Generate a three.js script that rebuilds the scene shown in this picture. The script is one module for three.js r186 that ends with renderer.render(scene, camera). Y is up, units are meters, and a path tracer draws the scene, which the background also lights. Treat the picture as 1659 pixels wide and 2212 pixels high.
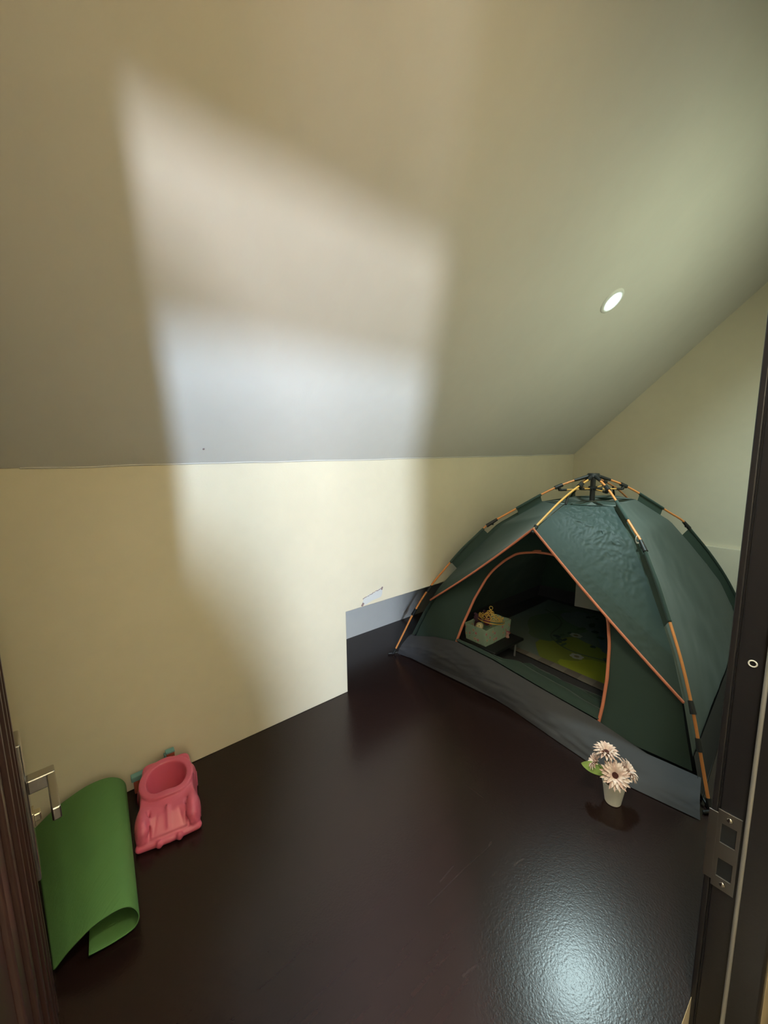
import * as THREE from 'three';
import { mergeGeometries, mergeVertices } from 'three/addons/utils/BufferGeometryUtils.js';
import { RoundedBoxGeometry } from 'three/addons/geometries/RoundedBoxGeometry.js';
import { ImprovedNoise } from 'three/addons/math/ImprovedNoise.js';
import { MarchingCubes } from 'three/addons/objects/MarchingCubes.js';
import { RectAreaLightUniformsLib } from 'three/addons/lights/RectAreaLightUniformsLib.js';

// ------------------------------------------------------------------ camera, light, exposure
// world: x along the low knee wall (to the right), y up, z from the knee wall towards the doorway
const scene = new THREE.Scene();
scene.background = new THREE.Color(0x000000);
const camera = new THREE.PerspectiveCamera(2 * Math.atan(1106 / 854.24) * 180 / Math.PI, 1659 / 2212, 0.01, 30);
camera.position.set(0, 1.12, 1.491);
{
  const yaw = 38.465 * Math.PI / 180, pitch = 8.184 * Math.PI / 180, roll = -1.002 * Math.PI / 180;
  const f = new THREE.Vector3(Math.sin(yaw) * Math.cos(pitch), -Math.sin(pitch), -Math.cos(yaw) * Math.cos(pitch));
  const r = new THREE.Vector3(Math.cos(yaw), 0, Math.sin(yaw));
  const u = new THREE.Vector3().crossVectors(r, f);
  const r2 = r.clone().multiplyScalar(Math.cos(roll)).addScaledVector(u, Math.sin(roll));
  const u2 = u.clone().multiplyScalar(Math.cos(roll)).addScaledVector(r, -Math.sin(roll));
  camera.quaternion.setFromRotationMatrix(new THREE.Matrix4().makeBasis(r2, u2, f.clone().negate()));
}
const renderer = new THREE.WebGLRenderer({ antialias: true });
renderer.toneMapping = THREE.LinearToneMapping;
renderer.toneMappingExposure = 1.0;
renderer.shadowMap.enabled = true;
RectAreaLightUniformsLib.init();
const LAMP = {                       // candela, linear colour
  slope: { power: 4.6, color: [0.74, 0.98, 1.0] },     // downlight in the sloping ceiling
  hallTop: { power: 17.0, color: [0.60, 0.78, 1.0] },  // three heads of the lamp in the hall behind the camera
  hallMid: { power: 7.2, color: [0.93, 0.96, 1.0] },
  landing: { power: 78, color: [1.0, 0.98, 0.76] },   // nits, unseen fill light added over the landing between the two doorways
  hallLow: { power: 0.9, color: [0.92, 0.93, 1.0] },
};
const HALL_LAMP = [-0.25, 2.2], HALL_HEADS = [1.358, 1.255, 0.85];

// ------------------------------------------------------------------ helpers
const V = (x, y, z) => new THREE.Vector3(x, y, z);
let seed = 7;
const rnd = () => { seed = (seed * 1664525 + 1013904223) % 4294967296; return seed / 4294967296; };
const perlin = new ImprovedNoise();
const noise = (x, y, z = 0.37) => perlin.noise(x, y, z);
const used = {};
function numbered(name) { const k = used[name] = (used[name] ?? -1) + 1; return k ? `${name}_${String(k).padStart(3, '0')}` : name; }
function mesh(name, geo, mat, parent) {
  const m = new THREE.Mesh(geo, mat); m.name = name; m.castShadow = m.receiveShadow = true; if (parent) parent.add(m); return m;
}
function thing(name, label, category, pos = [0, 0, 0], group) {
  const g = new THREE.Group(); g.name = numbered(name); g.position.set(...pos); g.userData = { label, category };
  if (group) g.userData.group = group;
  scene.add(g); return g;
}
function single(name, geo, mat, label, category) { const m = mesh(numbered(name), geo, mat, scene); m.userData = { label, category }; return m; }
function struct(name, geo, mat, label) {
  const m = mesh(name, geo, mat, scene); m.userData = { kind: 'structure' }; if (label) m.userData.label = label; return m;
}
// box from corner to corner, uv in metres
function box(x0, x1, y0, y1, z0, z1, r = 0) {
  const g = r ? new RoundedBoxGeometry(x1 - x0, y1 - y0, z1 - z0, 3, r) : new THREE.BoxGeometry(x1 - x0, y1 - y0, z1 - z0);
  g.translate((x0 + x1) / 2, (y0 + y1) / 2, (z0 + z1) / 2);
  return metreUv(g);
}
function metreUv(g) {
  g = g.index ? g.toNonIndexed() : g; const p = g.attributes.position, n = g.attributes.normal, uv = new Float32Array(p.count * 2);
  for (let i = 0; i < p.count; i++) {
    const ax = Math.abs(n.getX(i)), ay = Math.abs(n.getY(i)), az = Math.abs(n.getZ(i));
    if (ax >= ay && ax >= az) { uv[2 * i] = p.getZ(i); uv[2 * i + 1] = p.getY(i); }
    else if (ay >= az) { uv[2 * i] = p.getX(i); uv[2 * i + 1] = p.getZ(i); }
    else { uv[2 * i] = p.getX(i); uv[2 * i + 1] = p.getY(i); }
  }
  g.setAttribute('uv', new THREE.BufferAttribute(uv, 2)); return g;
}
const merge = list => mergeGeometries(list.map(g => { g = g.index ? g.toNonIndexed() : g; if (!g.attributes.uv) g.setAttribute('uv', new THREE.BufferAttribute(new Float32Array(g.attributes.position.count * 2), 2)); return g; }));
// grid surface: fn(u, v) -> Vector3, u, v in 0..1
function grid(nu, nv, fn) {
  const pos = [], uv = [], idx = [];
  for (let j = 0; j <= nv; j++) for (let i = 0; i <= nu; i++) { const p = fn(i / nu, j / nv); pos.push(p.x, p.y, p.z); uv.push(p.x + p.z, p.y); }
  for (let j = 0; j < nv; j++) for (let i = 0; i < nu; i++) { const a = j * (nu + 1) + i, b = a + 1, c = a + nu + 1, d = c + 1; idx.push(a, b, d, a, d, c); }
  const g = new THREE.BufferGeometry();
  g.setAttribute('position', new THREE.Float32BufferAttribute(pos, 3)); g.setAttribute('uv', new THREE.Float32BufferAttribute(uv, 2));
  g.setIndex(idx); g.computeVertexNormals(); return g;
}
// the same with a thickness (a closed slab offset against the normal)
function slab(nu, nv, fn, th) {
  const top = grid(nu, nv, fn), n = top.attributes.normal, p = top.attributes.position, N = p.count;
  const pos = [...p.array], uv = [...top.attributes.uv.array, ...top.attributes.uv.array], idx = [...top.index.array];
  for (let i = 0; i < N; i++) pos.push(p.getX(i) - n.getX(i) * th, p.getY(i) - n.getY(i) * th, p.getZ(i) - n.getZ(i) * th);
  for (let i = 0; i < top.index.count; i += 3) idx.push(idx[i] + N, idx[i + 2] + N, idx[i + 1] + N);
  const ring = [];
  for (let i = 0; i < nu; i++) ring.push(i);
  for (let j = 0; j < nv; j++) ring.push(j * (nu + 1) + nu);
  for (let i = nu; i > 0; i--) ring.push(nv * (nu + 1) + i);
  for (let j = nv; j > 0; j--) ring.push(j * (nu + 1));
  for (let i = 0; i < ring.length; i++) { const a = ring[i], b = ring[(i + 1) % ring.length]; idx.push(a, a + N, b + N, a, b + N, b); }
  const g = new THREE.BufferGeometry();
  g.setAttribute('position', new THREE.Float32BufferAttribute(pos, 3)); g.setAttribute('uv', new THREE.Float32BufferAttribute(uv, 2));
  g.setIndex(idx); const f = g.toNonIndexed(); f.computeVertexNormals();
  g.computeVertexNormals(); return g;
}
const curve = (pts, tension = 0.5) => new THREE.CatmullRomCurve3(pts, false, 'centripetal', tension);
function tube(pts, r, n = 24, k = 8) { return capped(new THREE.TubeGeometry(pts.length > 2 ? curve(pts) : new THREE.LineCurve3(...pts), pts.length > 2 ? n : 1, r, k), pts, r); }
function capped(g, pts, r) {
  const caps = [pts[0], pts[pts.length - 1]].map(p => { const s = new THREE.SphereGeometry(r, 8, 6); s.translate(p.x, p.y, p.z); return s; });
  return merge([g, ...caps]);
}
function rod(a, b, r0, r1 = r0, k = 12) {
  const d = b.clone().sub(a), g = new THREE.CylinderGeometry(r1, r0, d.length(), k);
  g.applyQuaternion(new THREE.Quaternion().setFromUnitVectors(V(0, 1, 0), d.clone().normalize())); g.translate((a.x + b.x) / 2, (a.y + b.y) / 2, (a.z + b.z) / 2); return g;
}
const interp = (t, x) => { if (x <= t[0][0]) return t[0][1]; for (let i = 1; i < t.length; i++) if (x <= t[i][0]) { const [a, b] = t[i - 1], [c, d] = t[i]; return b + (d - b) * (x - a) / (c - a); } return t[t.length - 1][1]; };

// ------------------------------------------------------------------ textures
function dataTex(n, fn, srgb) {      // tileable sampling is up to fn; fn(u, v) -> [r, g, b] 0..1
  const d = new Uint8Array(n * n * 4);
  for (let j = 0; j < n; j++) for (let i = 0; i < n; i++) {
    const c = fn(i / n, j / n), k = 4 * (j * n + i);
    for (let q = 0; q < 3; q++) d[k + q] = Math.max(0, Math.min(255, Math.round(255 * c[q]))); d[k + 3] = 255;
  }
  const t = new THREE.DataTexture(d, n, n); t.wrapS = t.wrapT = THREE.RepeatWrapping; t.magFilter = THREE.LinearFilter; t.minFilter = THREE.LinearMipmapLinearFilter; t.generateMipmaps = true;
  if (srgb) t.colorSpace = THREE.SRGBColorSpace; t.needsUpdate = true; return t;
}
// periodic value noise
function periodic(cells, s) {
  const g = []; let q = s; const r = () => { q = (q * 1664525 + 1013904223) % 4294967296; return q / 4294967296; };
  for (let i = 0; i < cells * cells; i++) g.push(r());
  return (u, v) => {
    const x = u * cells, y = v * cells, i = Math.floor(x), j = Math.floor(y), a = x - i, b = y - j, sa = a * a * (3 - 2 * a), sb = b * b * (3 - 2 * b);
    const at = (m, n) => g[((n % cells + cells) % cells) * cells + ((m % cells + cells) % cells)];
    return (at(i, j) * (1 - sa) + at(i + 1, j) * sa) * (1 - sb) + (at(i, j + 1) * (1 - sa) + at(i + 1, j + 1) * sa) * sb;
  };
}
const n8 = periodic(8, 11), n32 = periodic(32, 12), n96 = periodic(96, 13), n200 = periodic(200, 14);
const plasterBump = dataTex(512, (u, v) => { const h = 0.45 * n32(u, v) + 0.3 * n96(u, v) + 0.25 * n200(u, v); return [h, h, h]; });
const peelBump = dataTex(512, (u, v) => { const h = 0.6 * n96(u, v) + 0.4 * n200(u, v); return [h, h, h]; });
const mottle = (c, amp, s = 1) => dataTex(256, (u, v) => { const k = 1 + amp * (0.6 * (n8(u, v) - 0.5) + 0.4 * (n32(u, v) - 0.5)); return c.map(q => Math.pow(q * k, 1 / 2.2)); }, true);
const rep = (t, s) => { const c = t.clone(); c.repeat.set(s, s); c.needsUpdate = true; return c; };

// ------------------------------------------------------------------ materials (linear base colours)
const lin = (r, g, b) => new THREE.Color().setRGB(r, g, b);
const std = o => new THREE.MeshStandardMaterial({ side: THREE.DoubleSide, ...o });
const phy = o => new THREE.MeshPhysicalMaterial({ side: THREE.DoubleSide, ...o });
// scratches on the floor: from [x, z] to [x, z], width in texels, strength
const SCRATCHES = [
  [[0.597, 0.89], [0.852, 0.894], 1, 0.2],
  [[0.839, 0.893], [0.856, 0.89], 1, 0.6],
  [[0.846, 0.97], [0.885, 0.977], 1, 0.7],
  [[0.678, 1.025], [0.785, 1.031], 1, 0.4],
  [[0.763, 1.296], [0.841, 1.286], 1, 0.2],
  [[0.596, 1.042], [0.557, 1.035], 1, 0.3],
  [[0.659, 0.871], [0.719, 0.866], 1, 0.3],
  [[0.954, 0.71], [0.958, 0.785], 1, 0.3],
  [[0.915, 0.369], [0.91, 0.415], 1, 0.3],
  [[1.250, 0.015], [1.118, 0.309], 1, 0.3],
  [[0.754, 0.998], [0.803, 1.045], 1, 0.2],
];
// dark lacquer with a few pale scratches; one picture covers 4 x 4 m, uv in metres
const floorMap = (() => {
  const n = 2048, cv = document.createElement('canvas'); cv.width = cv.height = n; const c = cv.getContext('2d');
  c.fillStyle = 'rgb(35,22,20)'; c.fillRect(0, 0, n, n);
  for (let i = 0; i < 5000; i++) { const w = rnd(); c.fillStyle = w < 0.5 ? 'rgba(44,25,22,0.18)' : 'rgba(24,18,17,0.18)'; const l = 10 + 60 * rnd(); c.fillRect(n * rnd(), n * rnd(), l, 1 + 3 * rnd()); }
  const px = (x, z) => [((x / 4 % 1) + 1) % 1 * n, (1 - ((z / 4 % 1) + 1) % 1) * n];
  for (const [a, b, w, al] of SCRATCHES) { const p = px(...a), q = px(...b); c.strokeStyle = `rgba(120,110,104,${al * 0.6})`; c.lineWidth = w; c.beginPath(); c.moveTo(...p); c.lineTo((p[0] + q[0]) / 2 + 2 * rnd(), (p[1] + q[1]) / 2 + 2 * rnd()); c.lineTo(...q); c.stroke(); }
  const t = new THREE.CanvasTexture(cv); t.colorSpace = THREE.SRGBColorSpace; t.wrapS = t.wrapT = THREE.RepeatWrapping; t.repeat.set(0.25, 0.25); return t;
})();
const M = {
  creamWall: std({ map: mottle([0.755, 0.685, 0.535], 0.06), roughness: 0.75, bumpMap: rep(plasterBump, 1.6), bumpScale: 0.00025 }),
  slopePaint: std({ map: mottle([0.68, 0.655, 0.615], 0.05), roughness: 0.8, bumpMap: rep(plasterBump, 1.6), bumpScale: 0.00025 }),
  alcoveWall: std({ map: mottle([0.64, 0.63, 0.60], 0.05), roughness: 0.7, bumpMap: rep(plasterBump, 2), bumpScale: 0.0006 }),
  hallWall: std({ color: lin(0.76, 0.65, 0.46), roughness: 0.8 }),
  hallFloor: std({ color: lin(0.10, 0.075, 0.05), roughness: 0.5 }),
  plasterPatch: std({ color: lin(0.66, 0.66, 0.66), roughness: 0.95, bumpMap: rep(plasterBump, 12), bumpScale: 0.001 }),
  scrape: std({ color: lin(0.28, 0.20, 0.20), roughness: 0.95 }),
  floor: phy({ map: floorMap, roughness: 0.25, bumpMap: rep(peelBump, 3.2), bumpScale: 0.00014, specularIntensity: 0.75 }),
  frame: phy({ color: lin(0.016, 0.015, 0.018), roughness: 0.28, bumpMap: rep(plasterBump, 3), bumpScale: 0.0002 }),
  leaf: phy({ color: lin(0.040, 0.017, 0.015), roughness: 0.35 }),
  steel: std({ color: lin(0.50, 0.48, 0.45), metalness: 1, roughness: 0.24 }),
  darkSteel: std({ color: lin(0.26, 0.26, 0.27), metalness: 1, roughness: 0.34 }),
  brass: std({ color: lin(0.75, 0.68, 0.52), metalness: 1, roughness: 0.2 }),
  hole: std({ color: lin(0.01, 0.012, 0.016), roughness: 0.6 }),
  tentGreen: phy({ color: lin(0.030, 0.062, 0.046), roughness: 0.9, transmission: 0.3, thickness: 0, sheen: 0.25, sheenRoughness: 0.5, sheenColor: lin(0.3, 0.5, 0.45) }),
  tentCrinkle: phy({ color: lin(0.013, 0.034, 0.027), roughness: 0.62, sheen: 0.08, sheenRoughness: 0.5, sheenColor: lin(0.3, 0.5, 0.45) }),
  tentGrey: std({ color: lin(0.050, 0.050, 0.055), roughness: 0.8 }),
  orangePole: std({ color: lin(0.72, 0.27, 0.075), roughness: 0.4 }),
  yellowPole: std({ color: lin(0.75, 0.40, 0.10), roughness: 0.4 }),
  orangeTape: std({ color: lin(0.60, 0.19, 0.10), roughness: 0.7 }),
  blackPlastic: phy({ color: lin(0.012, 0.013, 0.013), roughness: 0.45 }),
  white: std({ color: lin(0.75, 0.75, 0.72), roughness: 0.7 }),
  matGreen: std({ map: mottle([0.105, 0.255, 0.068], 0.08), roughness: 0.75, bumpMap: rep(plasterBump, 6), bumpScale: 0.0005 }),
  pink: phy({ color: lin(0.72, 0.13, 0.22), roughness: 0.38, clearcoat: 0.25, clearcoatRoughness: 0.35 }),
  teal: std({ color: lin(0.20, 0.42, 0.42), roughness: 0.6 }),
  redWood: std({ color: lin(0.46, 0.10, 0.065), roughness: 0.55 }),
  petal: phy({ color: lin(0.84, 0.66, 0.58), roughness: 0.75, transmission: 0.0 }),
  petalBase: std({ color: lin(0.45, 0.15, 0.11), roughness: 0.8 }),
  seedHead: std({ color: lin(0.06, 0.016, 0.012), roughness: 0.95 }),
  potCream: std({ color: lin(0.84, 0.81, 0.72), roughness: 0.55 }),
  soil: std({ color: lin(0.10, 0.055, 0.035), roughness: 1 }),
  leafGreen: std({ color: lin(0.30, 0.45, 0.12), roughness: 0.5 }),
  stem: std({ color: lin(0.18, 0.26, 0.07), roughness: 0.6 }),
  gold: std({ color: lin(0.86, 0.56, 0.13), metalness: 0.35, roughness: 0.3 }),
  cream: std({ color: lin(0.80, 0.70, 0.42), roughness: 0.9 }),
  plum: std({ color: lin(0.13, 0.055, 0.10), roughness: 0.95 }),
  rosePlush: std({ color: lin(0.40, 0.10, 0.16), roughness: 0.95 }),
  skin: std({ color: lin(0.60, 0.32, 0.28), roughness: 0.6 }),
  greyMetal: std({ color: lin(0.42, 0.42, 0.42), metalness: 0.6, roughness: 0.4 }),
  shadowBoard: std({ color: lin(0.14, 0.13, 0.13), roughness: 0.9 }),  // dark grey of the added shadow board in the hall
};

// ------------------------------------------------------------------ the room
const Y0 = 1.102, K = 0.905, ZD = 1.354, ZH = 1.452, GX = 3.062, LX = -0.75, HALLY = -0.5;
const slopeAt = z => Y0 + K * z;
// opening of the doorway, edges of the frame
const OX0 = -0.062, OX1 = 0.90, OY1 = 1.95;

struct('floor', merge([box(LX - 0.1, GX + 0.1, -0.06, 0, -0.56, ZD)]), M.floor, 'dark brown glossy floor boards with a step at the doorway');
{
  // knee wall with the low opening on its right
  const sh = new THREE.Shape([[LX - 0.1, 0], [0.944, 0], [0.948, 0.3995], [GX, 0.4005], [GX, Y0], [LX - 0.1, Y0]].map(a => new THREE.Vector2(...a)));
  const g = new THREE.ExtrudeGeometry(sh, { depth: 0.07, bevelEnabled: true, bevelSize: 0.003, bevelThickness: 0.003, bevelSegments: 2, bevelOffset: -0.003 }); g.translate(0, 0, -0.073);
  const w = struct('wall_back', metreUv(g), M.creamWall, 'low cream knee wall under the sloping ceiling, open at its foot');
  // scraped patch above the opening
  const pts = [[1.040, 0.412], [1.052, 0.442], [1.085, 0.452], [1.12, 0.458], [1.150, 0.468], [1.166, 0.466], [1.163, 0.44], [1.155, 0.424], [1.10, 0.418], [1.06, 0.406]].map(a => new THREE.Vector2(a[0], a[1]));
  const pg = new THREE.ExtrudeGeometry(new THREE.Shape(pts), { depth: 0.0015, bevelEnabled: false });
  mesh('scraped_patch', metreUv(pg), M.plasterPatch, w).userData.label = 'bare grey plaster where paint has come off';
  const flake = (x, y, w2, h2, a) => { const f = new RoundedBoxGeometry(w2, h2, 0.003, 2, 0.0012); f.rotateZ(a); f.translate(x, y, 0.0018); return f; };
  mesh('paint_flake', flake(1.043, 0.412, 0.018, 0.011, 0.9), M.scrape, w);
  mesh('paint_flake', flake(1.162, 0.466, 0.016, 0.008, 1.1), M.scrape, w);
  for (let i = 0; i < 9; i++) { const t = i / 8; mesh('paint_flake', flake(1.052 + 0.1 * t, 0.442 + 0.025 * t + 0.004 * (rnd() - 0.5), 0.012 * (0.5 + rnd()), 0.0025, 0.3 + 0.5 * (rnd() - 0.5)), M.scrape, w); }
  // alcove behind the opening
  struct('wall_alcove', merge([box(0.6, GX + 0.1, 0, 0.55, -0.56, -0.466), box(0.6, 0.70, 0, 0.55, -0.466, -0.073), box(0.6, GX + 0.1, 0.55, 0.6, -0.56, -0.073)]), M.alcoveWall, 'pale back wall of the low alcove under the knee wall');
}
{
  const gable = new THREE.Shape([[-0.56, 0], [ZD + 0.02, 0], [ZD + 0.02, slopeAt(ZD + 0.02) + 0.03], [0, Y0 + 0.03], [-0.56, Y0 + 0.03]].map(a => new THREE.Vector2(...a)));
  const g = new THREE.ExtrudeGeometry(gable, { depth: 0.1, bevelEnabled: false }); g.rotateY(-Math.PI / 2); g.translate(GX + 0.1, 0, 0);
  struct('wall_right', metreUv(g), M.creamWall, 'pale olive gable wall behind the tent');
  struct('trim_1', box(GX - 0.03, GX, 0, 0.534, 0.45, ZD, 0.004), M.creamWall, 'low painted ledge along the gable wall');
  const g2 = new THREE.ExtrudeGeometry(gable, { depth: 0.1, bevelEnabled: false }); g2.rotateY(-Math.PI / 2); g2.translate(LX, 0, 0);
  struct('wall_left', metreUv(g2), M.creamWall);
  // sloping ceiling
  const L = Math.hypot(1, K), len = (ZD + 0.1) * L;
  const cg = new THREE.BoxGeometry(GX - LX + 0.2, 0.1, len); cg.translate((GX + LX) / 2, 0.05, len / 2); cg.rotateX(-Math.atan(K)); cg.translate(0, Y0, 0);
  const c = struct('ceiling', metreUv(cg), M.slopePaint, 'sloping off-white attic ceiling');
  const fleck = new THREE.SphereGeometry(0.0035, 8, 6); fleck.scale(1, 1, 1.4); fleck.translate(0.368, 1.151, 0.0545);
  mesh('speck', fleck, M.scrape, c).userData.label = 'tiny brown mark';
  // raised bead of filler along the joint of wall and slope
  const pts = []; for (let i = 0; i <= 60; i++) { const x = -0.1 + 3.1 * i / 60; pts.push(V(x, Y0 - 0.001 + 0.0035 * noise(x * 6, 3), 0.0015 + 0.002 * noise(x * 9, 7))); }
  struct('trim_2', tube(pts, 0.0028, 120, 6), M.slopePaint, 'thin uneven filler line where ceiling meets knee wall');
  // wall with the doorway
  const dw = new THREE.Shape([[LX - 0.1, HALLY], [GX + 0.1, HALLY], [GX + 0.1, 2.45], [LX - 0.1, 2.45]].map(a => new THREE.Vector2(...a)));
  dw.holes.push(new THREE.Path([[OX0 - 0.04, HALLY], [OX0 - 0.04, OY1 + 0.04], [OX1 + 0.04, OY1 + 0.04], [OX1 + 0.04, HALLY]].map(a => new THREE.Vector2(...a))));
  const dg = new THREE.ExtrudeGeometry(dw, { depth: ZH - ZD, bevelEnabled: false }); dg.translate(0, 0, ZD);
  struct('wall_front', metreUv(dg), M.hallWall, 'cream wall around the doorway');
}
struct('trim_4', box(OX0 - 0.04, OX1 + 0.03, HALLY, -0.003, ZD - 0.012, ZD + 0.0006), M.hallWall, 'cream riser under the floor edge at the doorway');
// door frame
{
  const f = new THREE.Group(); f.name = 'trim_3'; f.userData = { kind: 'structure', label: 'dark glossy wooden door frame' }; scene.add(f);
  const z0 = 1.3515, jb = (x0, x1, a, b, y0 = HALLY, y1 = OY1 + 0.04) => box(x0, x1, y0, y1, a, b, 0.0025);
  mesh('jamb', merge([jb(OX1, OX1 + 0.04, z0, 1.3615), jb(OX1 + 0.004, OX1 + 0.04, 1.360, 1.366), jb(OX1, OX1 + 0.04, 1.3642, 1.41)]), M.frame, f);
  mesh('door_stop', box(OX1 - 0.013, OX1 + 0.04, HALLY, OY1 + 0.04, 1.403, ZH, 0.006), M.frame, f);
  mesh('highlight_strip', box(OX1 - 0.0150, OX1 - 0.0080, HALLY, OY1, 1.4015, 1.4085, 0.003), M.greyMetal, f).userData.label = 'pale strip added to draw the highlight along the door stop';  // added strip: its pale colour stands in for the highlight on the stop edge
  mesh('jamb', jb(OX0 - 0.04, OX0, z0, ZH), M.frame, f);
  mesh('lintel', box(OX0 - 0.04, OX1 + 0.04, OY1, OY1 + 0.04, z0, ZH, 0.0025), M.frame, f);
  // strike plate with two latch holes, its lip folded round the edge
  const s = new THREE.Shape([[-0.0825, -0.0005], [0.0825, -0.0005], [0.0825, 0.034], [-0.0825, 0.034]].map(a => new THREE.Vector2(...a)));
  const hole = (a, b) => new THREE.Path([[a, 0.006], [a, 0.0275], [b, 0.0275], [b, 0.006]].map(q => new THREE.Vector2(...q)));
  s.holes.push(hole(-0.057, -0.018), hole(0.016, 0.056));
  const g = new THREE.ExtrudeGeometry(s, { depth: 0.0018, bevelEnabled: true, bevelSize: 0.0006, bevelThickness: 0.0006, bevelSegments: 2, bevelOffset: -0.0006 });
  // shape x -> world y, shape y -> world z, depth -> -x
  g.applyMatrix4(new THREE.Matrix4().makeBasis(V(0, 1, 0), V(0, 0, 1), V(1, 0, 0))); g.translate(OX1 - 0.0028, 0.366, 1.3635);
  const lip = box(OX1 - 0.0035, OX1 - 0.001, 0.295, 0.440, 1.3495, 1.3640, 0.0008);
  const sp = mesh('strike_plate', merge([g, lip]), M.darkSteel, f); sp.userData.label = 'steel strike plate with two latch holes';
  for (const y of [-0.0375, 0.036]) mesh('latch_hole', box(OX1 - 0.0007, OX1 + 0.001, 0.366 + y - 0.021, 0.366 + y + 0.021, 1.3690, 1.3915), M.hole, sp);
  for (const y of [-0.070, 0.069]) {
    const c = new THREE.SphereGeometry(0.005, 14, 8); c.scale(0.45, 1, 1); c.translate(OX1 - 0.0030, 0.366 + y, 1.380);
    const slot = box(OX1 - 0.0056, OX1 - 0.0045, 0.366 + y - 0.0035, 0.366 + y + 0.0035, 1.3795, 1.3805);
    mesh('screw', merge([c, slot]), M.steel, sp);
  }
  const ring = new THREE.TorusGeometry(0.0055, 0.0012, 8, 24); ring.rotateY(Math.PI / 2); ring.translate(OX1 - 0.0005, 0.749, 1.3845);
  mesh('plug_ring', ring, M.white, f).userData.label = 'small pale ring around a screw hole';
}
// open door leaf on the left
{
  const hinge = V(OX0 + 0.004, 0, 1.356), free = V(-0.141, 0, 0.445), dir = free.clone().sub(hinge), len = dir.length(); dir.normalize();
  const d = new THREE.Group(); d.name = 'door_1'; d.userData = { kind: 'structure', label: 'dark brown door leaf standing open at the left edge' };
  // local: x along the leaf (0 at the hinge), y up, z out of the face that looks to the doorway (world +x)
  const out = V(-dir.z, 0, dir.x);
  d.matrix.makeBasis(dir, V(0, 1, 0), V().crossVectors(dir, V(0, 1, 0))); d.matrix.decompose(d.position, d.quaternion, d.scale); d.position.copy(hinge); scene.add(d);
  const o = V().crossVectors(dir, V(0, 1, 0)); const sgn = o.x > 0 ? 1 : -1;
  const Zf = (a, b) => sgn > 0 ? [a, b] : [-b, -a];
  const bx = (x0, x1, y0, y1, a, b, r) => box(x0, x1, y0, y1, ...Zf(a, b), r);
  mesh('panel', bx(0, len, 0.006, 1.935, -0.04, 0, 0.006), M.leaf, d);
  for (const x of [0.30, 0.42, 0.54, 0.64, 0.72, 0.79]) mesh('moulding', bx(x, x + 0.018, 0.02, 1.92, -0.002, 0.006, 0.003), M.leaf, d);
  const hd = mesh('handle_plate', bx(len - 0.075, len - 0.012, 0.285, 0.585, -0.001, 0.011, 0.003), M.steel, d); hd.userData.label = 'brushed steel lock plate';
  const hz = z => sgn * z, px = len - 0.04;
  const lever = merge([
    bx(px - 0.013, px + 0.013, 0.461, 0.491, 0.010, 0.054, 0.003),
    bx(px - 0.125, px + 0.013, 0.463, 0.489, 0.040, 0.054, 0.003)]);
  mesh('lever', lever, M.steel, hd).userData.label = 'square steel lever handle';
  mesh('thumb_turn', merge([bx(px - 0.009, px + 0.009, 0.395, 0.413, 0.010, 0.024, 0.003), bx(px - 0.014, px + 0.014, 0.389, 0.419, 0.010, 0.014, 0.001)]), M.brass, hd);
}
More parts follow.
